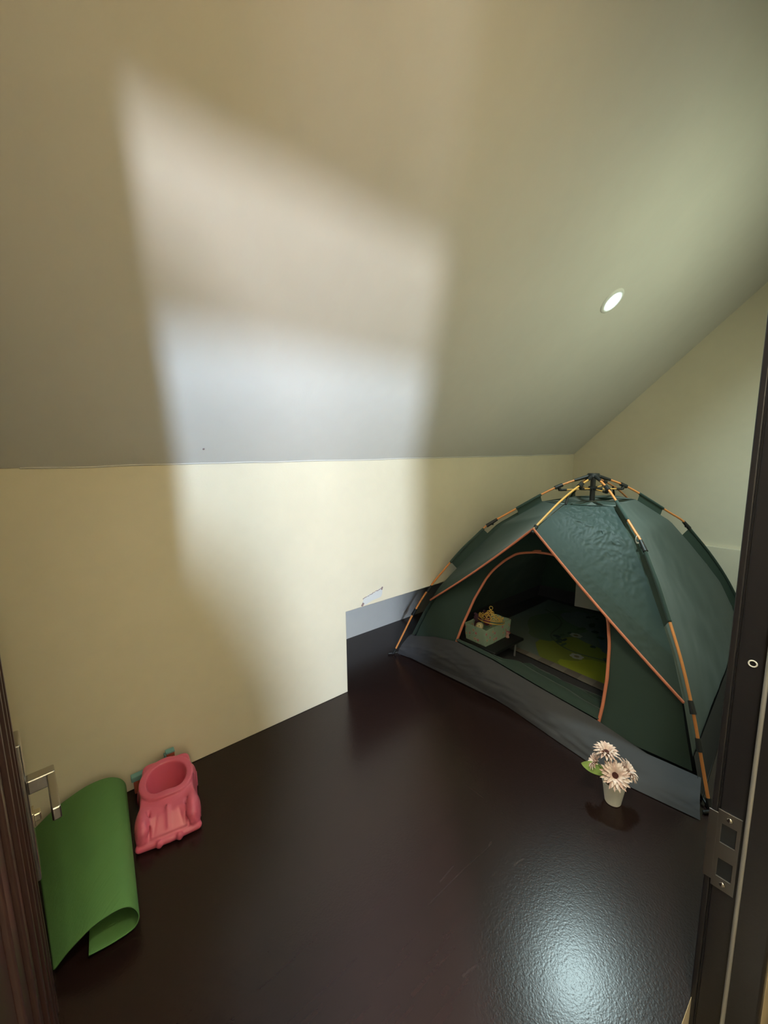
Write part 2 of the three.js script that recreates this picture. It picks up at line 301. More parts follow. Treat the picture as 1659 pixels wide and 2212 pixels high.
// hall behind the camera: its light falls through the doorway
{
  const X0 = -0.62, X1 = 1.45, Z1 = 2.95, C = 2.36;
  struct('floor_hall', box(X0 - 0.1, X1 + 0.1, HALLY - 0.08, HALLY, ZD - 0.06, Z1 + 0.1), M.hallFloor);
  struct('ceiling_hall', box(X0 - 0.1, X1 + 0.1, C, C + 0.08, ZH, Z1 + 0.1), M.hallWall);
  struct('wall_hall_left', box(X0 - 0.1, X0, HALLY, C, ZH, Z1), M.hallWall);
  struct('wall_hall_right', box(X1, X1 + 0.1, HALLY, C, ZH, Z1), M.hallWall);
  struct('wall_hall_back', box(X0 - 0.1, X1 + 0.1, HALLY, C, Z1, Z1 + 0.1), M.hallWall);
  // partition with the next doorway, behind the camera
  const part = new THREE.Shape([[X0, HALLY], [X1, HALLY], [X1, C], [X0, C]].map(a => new THREE.Vector2(...a)));
  part.holes.push(new THREE.Path([[-0.56, HALLY + 0.001], [-0.56, 1.374], [0.064, 1.374], [0.064, HALLY + 0.001]].map(a => new THREE.Vector2(...a))));
  const pg = new THREE.ExtrudeGeometry(part, { depth: 0.04, bevelEnabled: false }); pg.translate(0, 0, 1.78);
  struct('wall_hall_partition', metreUv(pg), M.hallWall);
  // unseen board added in the hall, outlined to shade the lower left knee wall
  const ib = thing('shadow_board', 'unseen board added in the hall to cast the lower left shadow', 'shadow blocker', [-0.33, HALLY, 1.94]);
  const half = [[0.188, -0.46], [0.186, 1.10], [0.186, 1.215], [0.1814, 1.2286], [0.170, 1.260], [0.159, 1.284], [0.143, 1.302], [0.11, 1.325], [0.06, 1.342], [0, 1.348]];
  const out = [[0.16, -0.49], ...half, ...half.slice(0, -1).reverse().map(a => [-a[0], a[1]]), [-0.16, -0.49]];
  const bg = new THREE.ExtrudeGeometry(new THREE.Shape(out.map(a => new THREE.Vector2(a[0], a[1] + 0.5))), { depth: 0.012, bevelEnabled: true, bevelSize: 0.006, bevelThickness: 0.006, bevelSegments: 3, bevelOffset: -0.006 });
  mesh('board', bg, M.shadowBoard, ib);
  for (const s of [-1, 1]) mesh('leg', rod(V(s * 0.10, 0.04, 0.045), V(-s * 0.10, 1.2, 0.045), 0.010), M.steel, ib);
  const lm = thing('hall_floor_lamp', 'slim floor lamp with three small bulbs in the hall', 'lamp', [HALL_LAMP[0], HALLY, HALL_LAMP[1]]);
  mesh('base', (() => { const g = new THREE.CylinderGeometry(0.10, 0.11, 0.02, 32); g.translate(0, 0.01, 0.07); return g; })(), M.blackPlastic, lm);
  mesh('pole', rod(V(0, 0.02, 0.07), V(0, HALL_HEADS[0] - HALLY + 0.05, 0.07), 0.008), M.blackPlastic, lm);
  ['hallTop', 'hallMid', 'hallLow'].forEach((key, i) => {
    const y = HALL_HEADS[i] - HALLY, L = LAMP[key], col = lin(...L.color);
    mesh('arm', merge([rod(V(0, y, 0.07), V(0, y, 0.028), 0.005), rod(V(0, y, 0.040), V(0, y, 0.022), 0.014)]), M.blackPlastic, lm);
    const b = mesh('bulb', new THREE.SphereGeometry(0.022, 20, 14), std({ color: 0xffffff, emissive: col, emissiveIntensity: 3, roughness: 0.4 }), lm); b.position.set(0, y, 0); b.castShadow = false;
    const p = new THREE.PointLight(col, L.power, 0, 2); p.position.set(0, y, 0); p.castShadow = true; p.shadow.radius = 1.2; p.shadow.mapSize.set(1024, 1024); p.shadow.camera.near = 0.02; lm.add(p);
  });
}
{
  const l = thing('landing_fill_light', 'flat fill light added over the landing to lift the warm ambient', 'fill light', [0.30, 2.36, 1.615]);  // added fill light, out of view, lifts the ambient on the left side
  mesh('housing', box(-0.27, 0.27, -0.03, 0, -0.11, 0.11, 0.004), M.white, l);
  const col = lin(...LAMP.landing.color);
  mesh('diffuser', box(-0.25, 0.25, -0.034, -0.028, -0.10, 0.10), std({ color: 0xffffff, emissive: col, emissiveIntensity: 3, roughness: 0.5 }), l);
  const p = new THREE.RectAreaLight(col, LAMP.landing.power, 0.5, 0.2); p.position.set(0, -0.036, 0); p.rotation.x = -Math.PI / 2; l.add(p);
}
// downlight in the slope
{
  const x = 1.864, z = 0.711, n = V(0, -1, K).normalize();
  const d = thing('ceiling_spotlight', 'small round lit spotlight set in the sloping ceiling above the tent', 'spotlight', [x, slopeAt(z), z]);
  d.quaternion.setFromUnitVectors(V(0, 1, 0), n);
  const trim = new THREE.LatheGeometry([[0.034, 0.0], [0.036, 0.006], [0.045, 0.007], [0.052, 0.004], [0.054, 0.0]].map(a => new THREE.Vector2(...a)), 48);
  mesh('trim_ring', trim, M.white, d);
  const lens = new THREE.LatheGeometry([[0, 0.014], [0.015, 0.013], [0.027, 0.009], [0.034, 0.004]].map(a => new THREE.Vector2(...a)), 40);
  mesh('lens', lens, std({ color: 0xffffff, emissive: lin(...LAMP.slope.color), emissiveIntensity: 8, roughness: 0.4 }), d);
  const p = new THREE.SpotLight(lin(...LAMP.slope.color), LAMP.slope.power, 0, 1.42, 0.8, 2); p.position.set(0, 0.03, 0); p.target.position.set(0, 1, 0); d.add(p.target); p.castShadow = true; p.shadow.radius = 1.5; p.shadow.camera.near = 0.01; p.shadow.mapSize.set(1024, 1024); d.add(p);
}

// ------------------------------------------------------------------ the tent
const FL = V(1.342, 0, -0.138), FR = V(1.459, 0, 1.265), BL = V(2.83, 0, -0.13), BR = V(2.95, 0, 1.140), HUB = V(2.168, 0.992, 0.544), APEX = V(1.585, 0.787, 0.557);
const PROF = [[0, 1], [0.25, 0.887], [0.385, 0.81], [0.5, 0.725], [0.607, 0.64], [0.742, 0.51], [0.824, 0.374], [0.893, 0.26], [0.94, 0.17], [0.987, 0.05], [0.992, 0]];
const rAt = y => interp(PROF, y);
const poleAt = (F, y, dr = 0) => { const r = Math.max(0, rAt(y) - dr); return V(HUB.x + (F.x - HUB.x) * r, y, HUB.z + (F.z - HUB.z) * r); };
const lerp = (a, b, t) => a.clone().lerp(b, t);
const DR = 0.048, RIM = 0.862, BAND = 0.11;
{
  const t = thing('camping_tent', 'dark green pop-up tent with orange poles standing open on the floor', 'tent');
  // --- poles, hub, struts
  const ys = [0, 0.13, 0.25, 0.385, 0.5, 0.607, 0.68, 0.742, 0.785, 0.824, 0.893, 0.94, 0.975];
  const feet = { FL, FR, BL, BR };
  for (const k of ['FL', 'FR', 'BL', 'BR']) {
    const F = feet[k], p = mesh('pole', tube([...ys.map(y => poleAt(F, Math.max(y, 0.012)))], 0.0052, 70, 8), M.orangePole, t);
    const joint = y => { const a = poleAt(F, y - 0.018), b = poleAt(F, y + 0.018); mesh('pole_joint', merge([rod(a, b, 0.010, 0.008), rod(lerp(a, b, 0.35), lerp(a, b, 0.65).add(V(0, -0.012, 0)), 0.007)]), M.blackPlastic, p); };
    for (const y of { FL: [0.25, 0.385, 0.75], FR: [0.17, 0.27, 0.735], BL: [0.72], BR: [0.718] }[k]) joint(y);
    const d = HUB.clone().sub(F).setY(0).normalize();
    mesh('foot', merge([rod(V(F.x, 0.004, F.z), poleAt(F, 0.035), 0.009, 0.0075), tube([V(F.x, 0.008, F.z), V(F.x + d.x * 0.03, 0.012, F.z + d.z * 0.03), V(F.x + d.x * 0.075, 0.03, F.z + d.z * 0.075)], 0.004, 10, 6), tube([V(F.x - 0.022, 0.006, F.z - 0.012), V(F.x, 0.007, F.z), V(F.x + 0.02, 0.006, F.z - 0.016)], 0.005, 10, 6)]), M.blackPlastic, p);
  }
  const backApex = V(2 * HUB.x - APEX.x, 0.80, 2 * HUB.z - APEX.z);
  const awn = [APEX, backApex].map((A, i) => {
    const pts = [0, 0.3, 0.6, 1].map(s => lerp(lerp(HUB, A, 0.045), A, s).add(V(0, 0.02 * Math.sin(Math.PI * s), 0)));
    const p = mesh('awning_pole', tube(pts, 0.005, 24, 8), i ? M.orangePole : M.yellowPole, t);
    const e = pts[3], f = pts[2]; mesh('tip', rod(lerp(e, f, 0.09), e.clone().add(V(-0.012 * (i ? -1 : 1), -0.018, 0)), 0.010, 0.008), M.blackPlastic, p); return pts;
  });
  const hub = mesh('hub', merge([rod(V(HUB.x, 0.988, HUB.z), V(HUB.x, 1.006, HUB.z), 0.034, 0.028, 24), rod(V(HUB.x, 0.862, HUB.z), V(HUB.x, 0.992, HUB.z), 0.013, 0.013, 16)]), M.blackPlastic, t);
  const COL = V(HUB.x, 0.925, HUB.z); mesh('collar', rod(V(HUB.x, 0.917, HUB.z), V(HUB.x, 0.938, HUB.z), 0.021, 0.021, 20), M.blackPlastic, hub);
  const ends = [...['FL', 'FR', 'BL', 'BR'].map(k => [poleAt(feet[k], 0.982), poleAt(feet[k], 0.948), poleAt(feet[k], 0.940), poleAt(feet[k], 0.932)]),
    ...awn.map(a => { const c = curve(a); return [c.getPoint(0.01), c.getPoint(0.20), c.getPoint(0.24), c.getPoint(0.28)]; })];
  for (const [a, b, c, d] of ends) {
    mesh('hub_arm', rod(V(HUB.x, 0.997, HUB.z).lerp(a, 0.3), a.clone().lerp(b, 0.35), 0.010, 0.007), M.blackPlastic, hub);
    const clamp = mesh('strut_clamp', merge([rod(b, d, 0.010, 0.010), rod(c, c.clone().add(V(0, -0.022, 0)).lerp(COL, 0.06), 0.0085)]), M.blackPlastic, t);
    const s0 = c.clone().add(V(0, -0.020, 0)).lerp(COL, 0.06), s1 = COL.clone().lerp(s0, 0.12);
    mesh('strut', rod(s0, s1, 0.0038), M.yellowPole, clamp);
    mesh('strut_socket', rod(s0, lerp(s0, s1, 0.22), 0.0065), M.blackPlastic, clamp); mesh('strut_socket', rod(s1, lerp(s1, s0, 0.22), 0.0065), M.blackPlastic, clamp);
  }
  // --- canopy panels
  const shell = (F, y) => poleAt(F, y, DR + 0.022 * Math.max(0, Math.min(1, (y - 0.4) / 0.2)));
  const wr = (p, amp, sc, k = 0) => amp * (noise(p.x * sc + k, p.y * sc, p.z * sc) + 0.5 * noise(p.x * sc * 2.3 + k, p.y * sc * 2.3, p.z * sc * 2.3 + 4));
  const panel = (A, B, sag, nu = 36, nv = 40) => grid(nu, nv, (s, v) => {
    const y = BAND + (RIM - BAND) * v, a = shell(A, y), b = shell(B, y), p = lerp(a, b, s), c = V(HUB.x, y, HUB.z).sub(p).normalize();
    return p.addScaledVector(c, sag * Math.sin(Math.PI * s) * Math.sin(Math.PI * v) + wr(p, 0.004, 7, sag * 50) * Math.sin(Math.PI * s));
  });
  mesh('side_panel', panel(FL, BL, 0.03), M.tentGreen, t);
  mesh('side_panel', panel(FR, BR, 0.035), M.tentGreen, t);
  mesh('back_panel', panel(BL, BR, 0.03), M.tentGreen, t);
  // cap under the hub, stretched between the poles
  const T = V(1.873, 0.868, 0.551), TB = V(2 * HUB.x - T.x, 0.868, 2 * HUB.z - T.z);
  const rimPts = [T, shell(FR, RIM), lerp(shell(FR, RIM), shell(BR, RIM), 0.5).add(V(0, -0.008, 0)), shell(BR, RIM), TB, shell(BL, RIM), lerp(shell(FL, RIM), shell(BL, RIM), 0.5).add(V(0, -0.008, 0)), shell(FL, RIM)];
  const rim = a => { const k = ((a % 1) + 1) % 1 * 8, i = Math.floor(k); return lerp(rimPts[i % 8], rimPts[(i + 1) % 8], k - i); };
  mesh('cap', grid(96, 14, (u, v) => { const p = lerp(rim(u), V(HUB.x, 0.855, HUB.z), v); p.y += -0.012 * Math.sin(Math.PI * v) * (1 + 0.6 * Math.cos(u * 16 * Math.PI)) + wr(p, 0.004, 14) * Math.sin(Math.PI * v); return p; }), M.tentGreen, t);
  // --- sleeves that tie the cloth to the poles
  const sleeve = (F, y0, y1) => merge([grid(2, 14, (u, v) => { const y = y0 + (y1 - y0) * v; const a = shell(F, Math.max(BAND, y - 0.036)), b = poleAt(F, y); return lerp(a, b, u); }), tube([0, 0.25, 0.5, 0.75, 1].map(v => poleAt(F, y0 + (y1 - y0) * v)), 0.0075, 16, 10)]);
  for (const [F, a, b] of [[FL, 0.826, 0.895], [FL, 0.535, 0.715], [FR, 0.822, 0.888], [FR, 0.505, 0.715], [BR, 0.812, 0.893], [BR, 0.12, 0.70], [BL, 0.812, 0.893], [BL, 0.12, 0.70]]) mesh('pole_sleeve', sleeve(F, a, b), M.tentGreen, t);
  // loops from the cap to the awning poles
  for (const [P, Q] of [[T, curve(awn[0]).getPoint(0.48)], [TB, curve(awn[1]).getPoint(0.48)]]) mesh('loop', rod(P, Q, 0.006, 0.005), M.blackPlastic, t);
  // clip on the front pole
  { const c = poleAt(FR, 0.765), d = poleAt(FR, 0.735); const ring = new THREE.TorusGeometry(0.010, 0.0026, 8, 20); ring.scale(0.8, 1.5, 1); ring.rotateY(-0.9); ring.translate(c.x, c.y - 0.012, c.z); mesh('clip', ring, M.white, t).userData.label = 'white ring clip'; }
  // --- front: inner wall with the D-shaped doorway
  const fy = (s, y) => { const a = poleAt(FL, y, 0.03), b = poleAt(FR, y, 0.03); return lerp(a, b, s).add(V(0.028, 0, 0)); };
  const sL = [[0.05, 0.226], [0.159, 0.224], [0.32, 0.222], [0.483, 0.219], [0.52, 0.226], [0.546, 0.236], [0.59, 0.266], [0.621, 0.31], [0.634, 0.356], [0.640, 0.41], [0.642, 0.48]];
  const sR = [[0.05, 0.757], [0.085, 0.763], [0.146, 0.773], [0.246, 0.785], [0.356, 0.793], [0.44, 0.791], [0.5, 0.777], [0.56, 0.742], [0.60, 0.695], [0.625, 0.63], [0.637, 0.565], [0.642, 0.48]];
  const rows = []; for (let i = 0; i <= 20; i++) rows.push(0.06 + 0.44 * i / 20); for (const y of [0.52, 0.535, 0.55, 0.565, 0.58, 0.59, 0.60, 0.61, 0.62, 0.627, 0.633, 0.637, 0.64, 0.642]) rows.push(y);
  const rowAt = v => { const k = v * (rows.length - 1), i = Math.min(rows.length - 2, Math.floor(k)); return rows[i] + (rows[i + 1] - rows[i]) * (k - i); };
  const soft = (p, k) => p.add(V(wr(p, 0.006, 6, k), 0, 0));
  mesh('front_panel', grid(12, rows.length - 1, (u, v) => { const y = rowAt(v), e = interp(sL, y); return soft(fy(0.024 + u * (e - 0.024), y), 3); }), M.tentGreen, t);
  mesh('front_panel', grid(12, rows.length - 1, (u, v) => { const y = rowAt(v), e = interp(sR, y); return soft(fy(e + u * (0.98 - e), y), 3); }), M.tentGreen, t);
  mesh('front_panel', grid(30, 12, (u, v) => soft(fy(u, 0.642 + (RIM - 0.642) * v), 3)), M.tentGreen, t);
  const zip = []; for (let y = 0.10; y <= 0.6421; y += 0.02) zip.push(fy(interp(sL, Math.min(y, 0.642)), y)); zip.push(fy(0.41, 0.640), fy(0.48, 0.642), fy(0.565, 0.637)); for (let y = 0.625; y >= 0.08; y -= 0.02) zip.push(fy(interp(sR, y), y));
  mesh('zip_tape', tube(zip.map(p => p.add(V(-0.004, 0, 0))), 0.0062, 140, 8), M.orangeTape, t).userData.label = 'orange zip around the doorway';
  // --- awning flaps: ruled between the ridge (cap to apex) and the front poles
  const flap = (F, yb, sag, amp, sc, nu, nv, bottomOut) => grid(nu, nv, (u, v) => {
    const y = RIM + (yb - RIM) * v, q = lerp(T, APEX, Math.pow(v, 0.8)), p0 = shell(F, y), p = lerp(q, p0, u);
    const w = Math.sin(Math.PI * Math.min(1, u * 1.0)) * (0.25 + 0.75 * v);
    p.y -= sag * w; const e = Math.min(1, u * 6) * Math.min(1, (1 - u) * 6);
    const cr = amp * (1 - Math.abs(2 * noise(p.y * sc + 3, p.z * sc * 0.9, p.x * sc))) + amp * 0.6 * (1 - Math.abs(2 * noise(p.y * sc * 2 + 9, p.z * sc * 2.2, p.x * sc)));
    p.x -= e * cr * (amp < 0.0025 ? 1 : 0.35 + 1.5 * Math.max(0, 1 - 1.5 * v)); return p;
  });
  mesh('awning_flap', flap(FL, 0.32, 0.012, 0.002, 5, 30, 40), M.tentGreen, t);
  mesh('awning_flap', flap(FR, 0.262, 0.012, 0.0042, 26, 150, 170), M.tentCrinkle, t).userData.label = 'crinkled green awning flap';
  for (const [F, yb] of [[FL, 0.32], [FR, 0.262]]) {
    const p0 = shell(F, yb), pts = []; for (let i = 0; i <= 8; i++) { const u = i / 8, p = lerp(APEX, p0, u); p.y -= 0.012 * Math.sin(Math.PI * u); p.x -= 0.004; pts.push(p); }
    mesh('edge_piping', tube(pts, 0.0052, 40, 8), M.orangeTape, t);
  }
  // --- grey ground band
  const e = FR.clone().sub(FL), el = e.length(); e.normalize(); const n = V(e.z, 0, -e.x);
  const bot = [[0, 0.02], [0.02, 0.023], [0.15, 0.05], [0.31, 0.059], [0.5, 0.023], [0.67, -0.031], [0.83, -0.078], [1, -0.06]];
  const top = [[0, 0.112], [0.025, 0.115], [0.12, 0.15], [0.227, 0.168], [0.397, 0.152], [0.573, 0.122], [0.766, 0.092], [0.885, 0.058], [1, 0.06]];
  const gb = (s, v) => { const b = FL.clone().addScaledVector(e, el * (0.012 + 0.976 * s)).addScaledVector(n, interp(bot, s)); b.y = 0.003; const tp = fy(s, interp(top, s)).add(V(-0.012, 0, 0)); const p = lerp(b, tp, v); p.addScaledVector(n, -0.018 * Math.sin(Math.PI * v) + (wr(p, 0.008, 9) + 0.005 * noise(p.z * 8 + v * 5, v * 6, 3) + 0.003 * noise(p.z * 16 - v * 9, v * 4, 8)) * Math.sin(Math.PI * v)); p.y += 0.004 * noise(p.z * 14, v * 3) * Math.sin(Math.PI * v); return p; };
  mesh('ground_band', grid(140, 20, gb), M.tentGrey, t);
  const sideBand = (A, B) => grid(30, 6, (s, v) => { const a = lerp(shell(A, 0.0), shell(A, BAND + 0.006), v), b = lerp(shell(B, 0.0), shell(B, BAND + 0.006), v), p = lerp(a, b, s); p.y = 0.003 + v * (BAND + 0.003); const c = V(HUB.x, p.y, HUB.z).sub(p).normalize(); return p.addScaledVector(c, -0.008); });
  for (const [A, B] of [[FL, BL], [FR, BR], [BL, BR]]) mesh('ground_band', sideBand(A, B), M.tentGrey, t);
  const c4 = [lerp(FL, HUB, 0.04), lerp(FR, HUB, 0.04), lerp(BR, HUB, 0.04), lerp(BL, HUB, 0.04)].map(p => p.setY(0.004));
  mesh('groundsheet', slab(10, 10, (u, v) => lerp(lerp(c4[0], c4[1], u), lerp(c4[3], c4[2], u), v), -0.003), M.tentGrey, t);
  // --- doorway cloth let down inside
  mesh('door_cloth', grid(90, 36, (u, v) => {
    const s = 0.225 + 0.54 * u, y0 = interp(top, s) + 0.004, p = fy(s, y0), k = Math.max(0, Math.min(1, (u - 0.36) / 0.10)), L = 0.125 + 0.165 * k * k * (3 - 2 * k) + 0.015 * noise(u * 5, 2);
    const fold = 0.013 * Math.sin(v * 20 + u * 5 + 3 * noise(u * 4, v * 2)) + 0.012 * noise(u * 6, v * 4, 2);
    p.x += v * L - 0.014; p.y = Math.max(0.013 + 0.004 * noise(u * 20, v * 9), y0 * (1 - Math.pow(v, 1.7)) + fold * Math.sin(Math.PI * Math.min(1, v + 0.02)) + 0.002 + 0.012 * Math.min(1, v * 8)); return p;
  }), M.tentGreen, t);
}
// ------------------------------------------------------------------ things inside the tent
{
  // play mat: printed with a pale road map of meadows
  const cv = document.createElement('canvas'); cv.width = cv.height = 512; const c = cv.getContext('2d');
  c.fillStyle = 'rgb(112,124,116)'; c.fillRect(0, 0, 512, 512);
  const blob = (x, y, rx, ry, col, n = 26, j = 0.25) => { c.fillStyle = col; c.beginPath(); for (let i = 0; i <= n; i++) { const a = i / n * 2 * Math.PI, k = 1 + j * noise(Math.cos(a) * 1.7 + x, Math.sin(a) * 1.7 + y); c.lineTo(x + rx * k * Math.cos(a), y + ry * k * Math.sin(a)); } c.fill(); };
  blob(120, 230, 120, 120, 'rgb(128,140,58)'); blob(50, 150, 84, 100, 'rgb(158,170,50)'); blob(300, 380, 150, 90, 'rgb(98,116,92)');
  blob(330, 150, 130, 110, 'rgb(112,128,140)'); blob(420, 260, 90, 150, 'rgb(118,128,132)'); blob(210, 90, 90, 70, 'rgb(138,148,134)');
  c.strokeStyle = 'rgb(84,94,76)'; c.lineWidth = 5; c.beginPath(); c.moveTo(150, 60); c.bezierCurveTo(200, 160, 90, 240, 170, 330); c.bezierCurveTo(220, 400, 330, 300, 400, 470); c.stroke();
  for (let i = 0; i < 42; i++) { const x = 150 + 340 * rnd(), y = 20 + 320 * rnd(); blob(x, y, 6 + 12 * rnd(), 5 + 8 * rnd(), ['rgb(66,84,66)', 'rgb(58,72,70)', 'rgb(80,98,72)'][i % 3], 12, 0.5); }
  for (const [x, y] of [[118, 238], [260, 300], [64, 440]]) { for (let k = 0; k < 6; k++) blob(x + 11 * Math.cos(k * 1.047), y + 11 * Math.sin(k * 1.047), 8, 8, 'rgb(178,180,168)', 12, 0.1); blob(x, y, 7, 7, 'rgb(130,120,90)', 12, 0.1); }
  for (let k = 0; k < 14; k++) { c.fillStyle = k % 2 ? 'rgb(112,104,94)' : 'rgb(128,122,110)'; c.fillRect(0, k * 37, 26, 37); }
  const tx = new THREE.CanvasTexture(cv); tx.colorSpace = THREE.SRGBColorSpace;
  const X0 = 1.865, X1 = 2.74, Z0 = 0.02, Z1 = 1.02, g = slab(24, 24, (u, v) => V(X0 + (X1 - X0) * u + 0.05 * (0.5 - v) * (1 - u), 0.018 + 0.004 * noise(u * 4, v * 4), Z0 + (Z1 - Z0) * v), -0.008);
  const p = g.attributes.position, uv = g.attributes.uv; for (let i = 0; i < p.count; i++) uv.setXY(i, (p.getX(i) - X0) / (X1 - X0), (p.getZ(i) - Z0) / (Z1 - Z0));
  single('play_mat', g, std({ map: tx, roughness: 0.8 }), 'printed green and lime play mat spread on the tent floor', 'mat');
}
{
  const t = thing('folding_table', 'small black low table inside the tent under the fabric box', 'table', [1.745, 0.008, 0.235]);
  mesh('top', (() => { const g = new RoundedBoxGeometry(0.265, 0.016, 0.235, 3, 0.007); g.translate(0, 0.092, 0); return g; })(), M.blackPlastic, t);
  for (const [sx, sz] of [[1, 1], [1, -1], [-1, 1], [-1, -1]]) mesh('leg', rod(V(sx * 0.085, 0.0, sz * 0.09), V(sx * 0.10, 0.085, sz * 0.085), 0.005), M.greyMetal, t);
}
{
  const t = thing('fabric_box', 'mint fabric storage box with pink flower print holding toys in the tent', 'box', [1.738, 0.1085, 0.213]);
  const cv = document.createElement('canvas'); cv.width = cv.height = 256; const c = cv.getContext('2d'); c.fillStyle = 'rgb(172,196,172)'; c.fillRect(0, 0, 256, 256);
  for (let i = 0; i < 16; i++) { const x = 256 * rnd(), y = 256 * rnd(); c.strokeStyle = 'rgb(120,150,118)'; c.lineWidth = 3; c.beginPath(); c.moveTo(x, y); c.quadraticCurveTo(x + 16, y + 18, x + 34 * (rnd() - 0.5), y + 40); c.stroke(); c.fillStyle = i % 3 ? 'rgb(214,150,150)' : 'rgb(205,190,160)'; for (let k = 0; k < 5; k++) { c.beginPath(); c.arc(x + 8 * Math.cos(k * 1.257), y + 8 * Math.sin(k * 1.257), 7, 0, 7); c.fill(); } c.fillStyle = 'rgb(190,90,96)'; c.beginPath(); c.arc(x, y, 4, 0, 7); c.fill(); }
  const tx = new THREE.CanvasTexture(cv); tx.colorSpace = THREE.SRGBColorSpace; tx.wrapS = tx.wrapT = THREE.RepeatWrapping; tx.repeat.set(7, 7);
  const m = std({ map: tx, roughness: 0.85 }), W = 0.112, D = 0.070, H = 0.093;
  const wall = (ax, az, bx, bz) => slab(14, 8, (u, v) => { const f = 1 - 0.06 * (1 - v), x = (ax + (bx - ax) * u) * f, z = (az + (bz - az) * u) * f; const k = 0.004 * noise(u * 3 + ax * 20, v * 2, az * 20); return V(x + k, H * v + 0.003 * noise(u * 4 + bz * 9, 2) * v, z + k); }, 0.003);
  mesh('side', wall(-W, D, W, D), m, t); mesh('side', wall(W, D, W, -D), m, t); mesh('side', wall(W, -D, -W, -D), m, t); mesh('side', wall(-W, -D, -W, D), m, t);
  mesh('bottom', box(-W * 0.94, W * 0.94, 0, 0.003, -D * 0.94, D * 0.94), m, t);
}
{
  const t = thing('toy_chick', 'round cream plush chick head looking out of the fabric box', 'toy', [1.652, 0.2, 0.222]);
  const g = new THREE.SphereGeometry(0.021, 24, 18); g.scale(1, 0.95, 1); mesh('head', g, M.cream, t);
  for (const a of [0.35, -0.55]) { const e = new THREE.SphereGeometry(0.0026, 8, 6); e.translate(-0.0165 * Math.cos(a) - 0.001, 0.009, 0.0205 * Math.sin(a) + 0.003); mesh('eye', e, M.blackPlastic, t); }
  const b = new THREE.ConeGeometry(0.003, 0.006, 8); b.rotateZ(Math.PI / 2); b.translate(-0.0215, 0.003, 0.001); mesh('beak', b, M.gold, t);
  const body = new THREE.SphereGeometry(0.024, 16, 12); body.scale(1, 1.5, 1); body.translate(0.008, -0.048, 0); mesh('body', body, M.cream, t);
}
function plush(name, label, pos, r, mat, mat2) {
  const t = thing(name, label, 'toy', pos);
  const h = new THREE.SphereGeometry(r, 20, 16); const p = h.attributes.position; for (let i = 0; i < p.count; i++) { const k = 1 + 0.10 * noise(p.getX(i) * 90, p.getY(i) * 90, p.getZ(i) * 90); p.setXYZ(i, p.getX(i) * k, p.getY(i) * k, p.getZ(i) * k); } h.computeVertexNormals();
  mesh('head', h, mat, t);
  for (const s of [-1, 1]) { const e = new THREE.SphereGeometry(r * 0.38, 12, 10); e.translate(-r * 0.15, r * 0.85, s * r * 0.68); mesh('ear', e, mat, t); }
  const b = new THREE.SphereGeometry(r * 0.95, 16, 12); b.scale(1, 1.35, 1); b.translate(r * 0.1, -r * 1.75, 0); mesh('body', b, mat2, t); return t;
}
plush('plush_toy', 'dark plum plush toy at the back of the fabric box', [1.70, 0.218, 0.172], 0.021, M.plum, M.plum);
plush('plush_toy', 'plum and rose plush toy beside the tiara', [1.775, 0.215, 0.176], 0.021, M.plum, M.rosePlush);
plush('plush_toy', 'rose plush toy on the tent floor left of the fabric box', [1.60, 0.122, 0.06], 0.036, M.rosePlush, M.rosePlush);
{
  // tiara lying aslant on the box
  const t = thing('tiara', 'gold filigree toy tiara leaning on top of the fabric box', 'tiara', [1.735, 0.212, 0.235]);
  t.rotation.set(0.10, 0.45, -0.22); t.scale.setScalar(1.25);
  const R = 0.056, at = (a, h, k = 1) => V(-R * k * Math.cos(a), h, R * k * Math.sin(a));
  const band = (h, r) => { const pts = []; for (let i = 0; i <= 20; i++) { const a = -1.75 + 3.5 * i / 20; pts.push(at(a, h)); } return tube(pts, r, 60, 8); };
  mesh('band', band(0, 0.0022), M.gold, t); mesh('band', band(0.011, 0.0016), M.gold, t);
  const scroll = (a0, h0, s, r0, turns) => { const pts = []; for (let i = 0; i <= 26; i++) { const q = i / 26, rr = r0 * (1 - 0.75 * q), an = Math.PI * 1.5 + s * q * turns * 2 * Math.PI; pts.push(at(a0 + rr * Math.cos(an) / R, h0 + r0 + rr * Math.sin(an), 1)); } return tube(pts, 0.0016, 50, 6); };
  for (let i = -3; i <= 3; i++) { const a = i * 0.34, k = 1 - Math.abs(i) / 5; mesh('scroll', scroll(a - 0.09, 0.010, 1, 0.010 * (0.7 + 0.5 * k), 1.2), M.gold, t); mesh('scroll', scroll(a + 0.09, 0.012 + 0.016 * k, -1, 0.009 * (0.6 + 0.6 * k), 1.2), M.gold, t); }
  for (const s of [-1, 1]) { mesh('scroll', scroll(s * 0.10, 0.036, s, 0.010, 1.3), M.gold, t); mesh('arc', tube([at(s * 0.85, 0.012), at(s * 0.55, 0.030), at(s * 0.22, 0.040), at(s * 0.02, 0.058)], 0.0017, 24, 6), M.gold, t); }
  const loop = new THREE.TorusGeometry(0.007, 0.0016, 6, 20); loop.rotateY(Math.PI / 2); loop.translate(-R, 0.066, 0); mesh('top_loop', loop, M.gold, t);
}
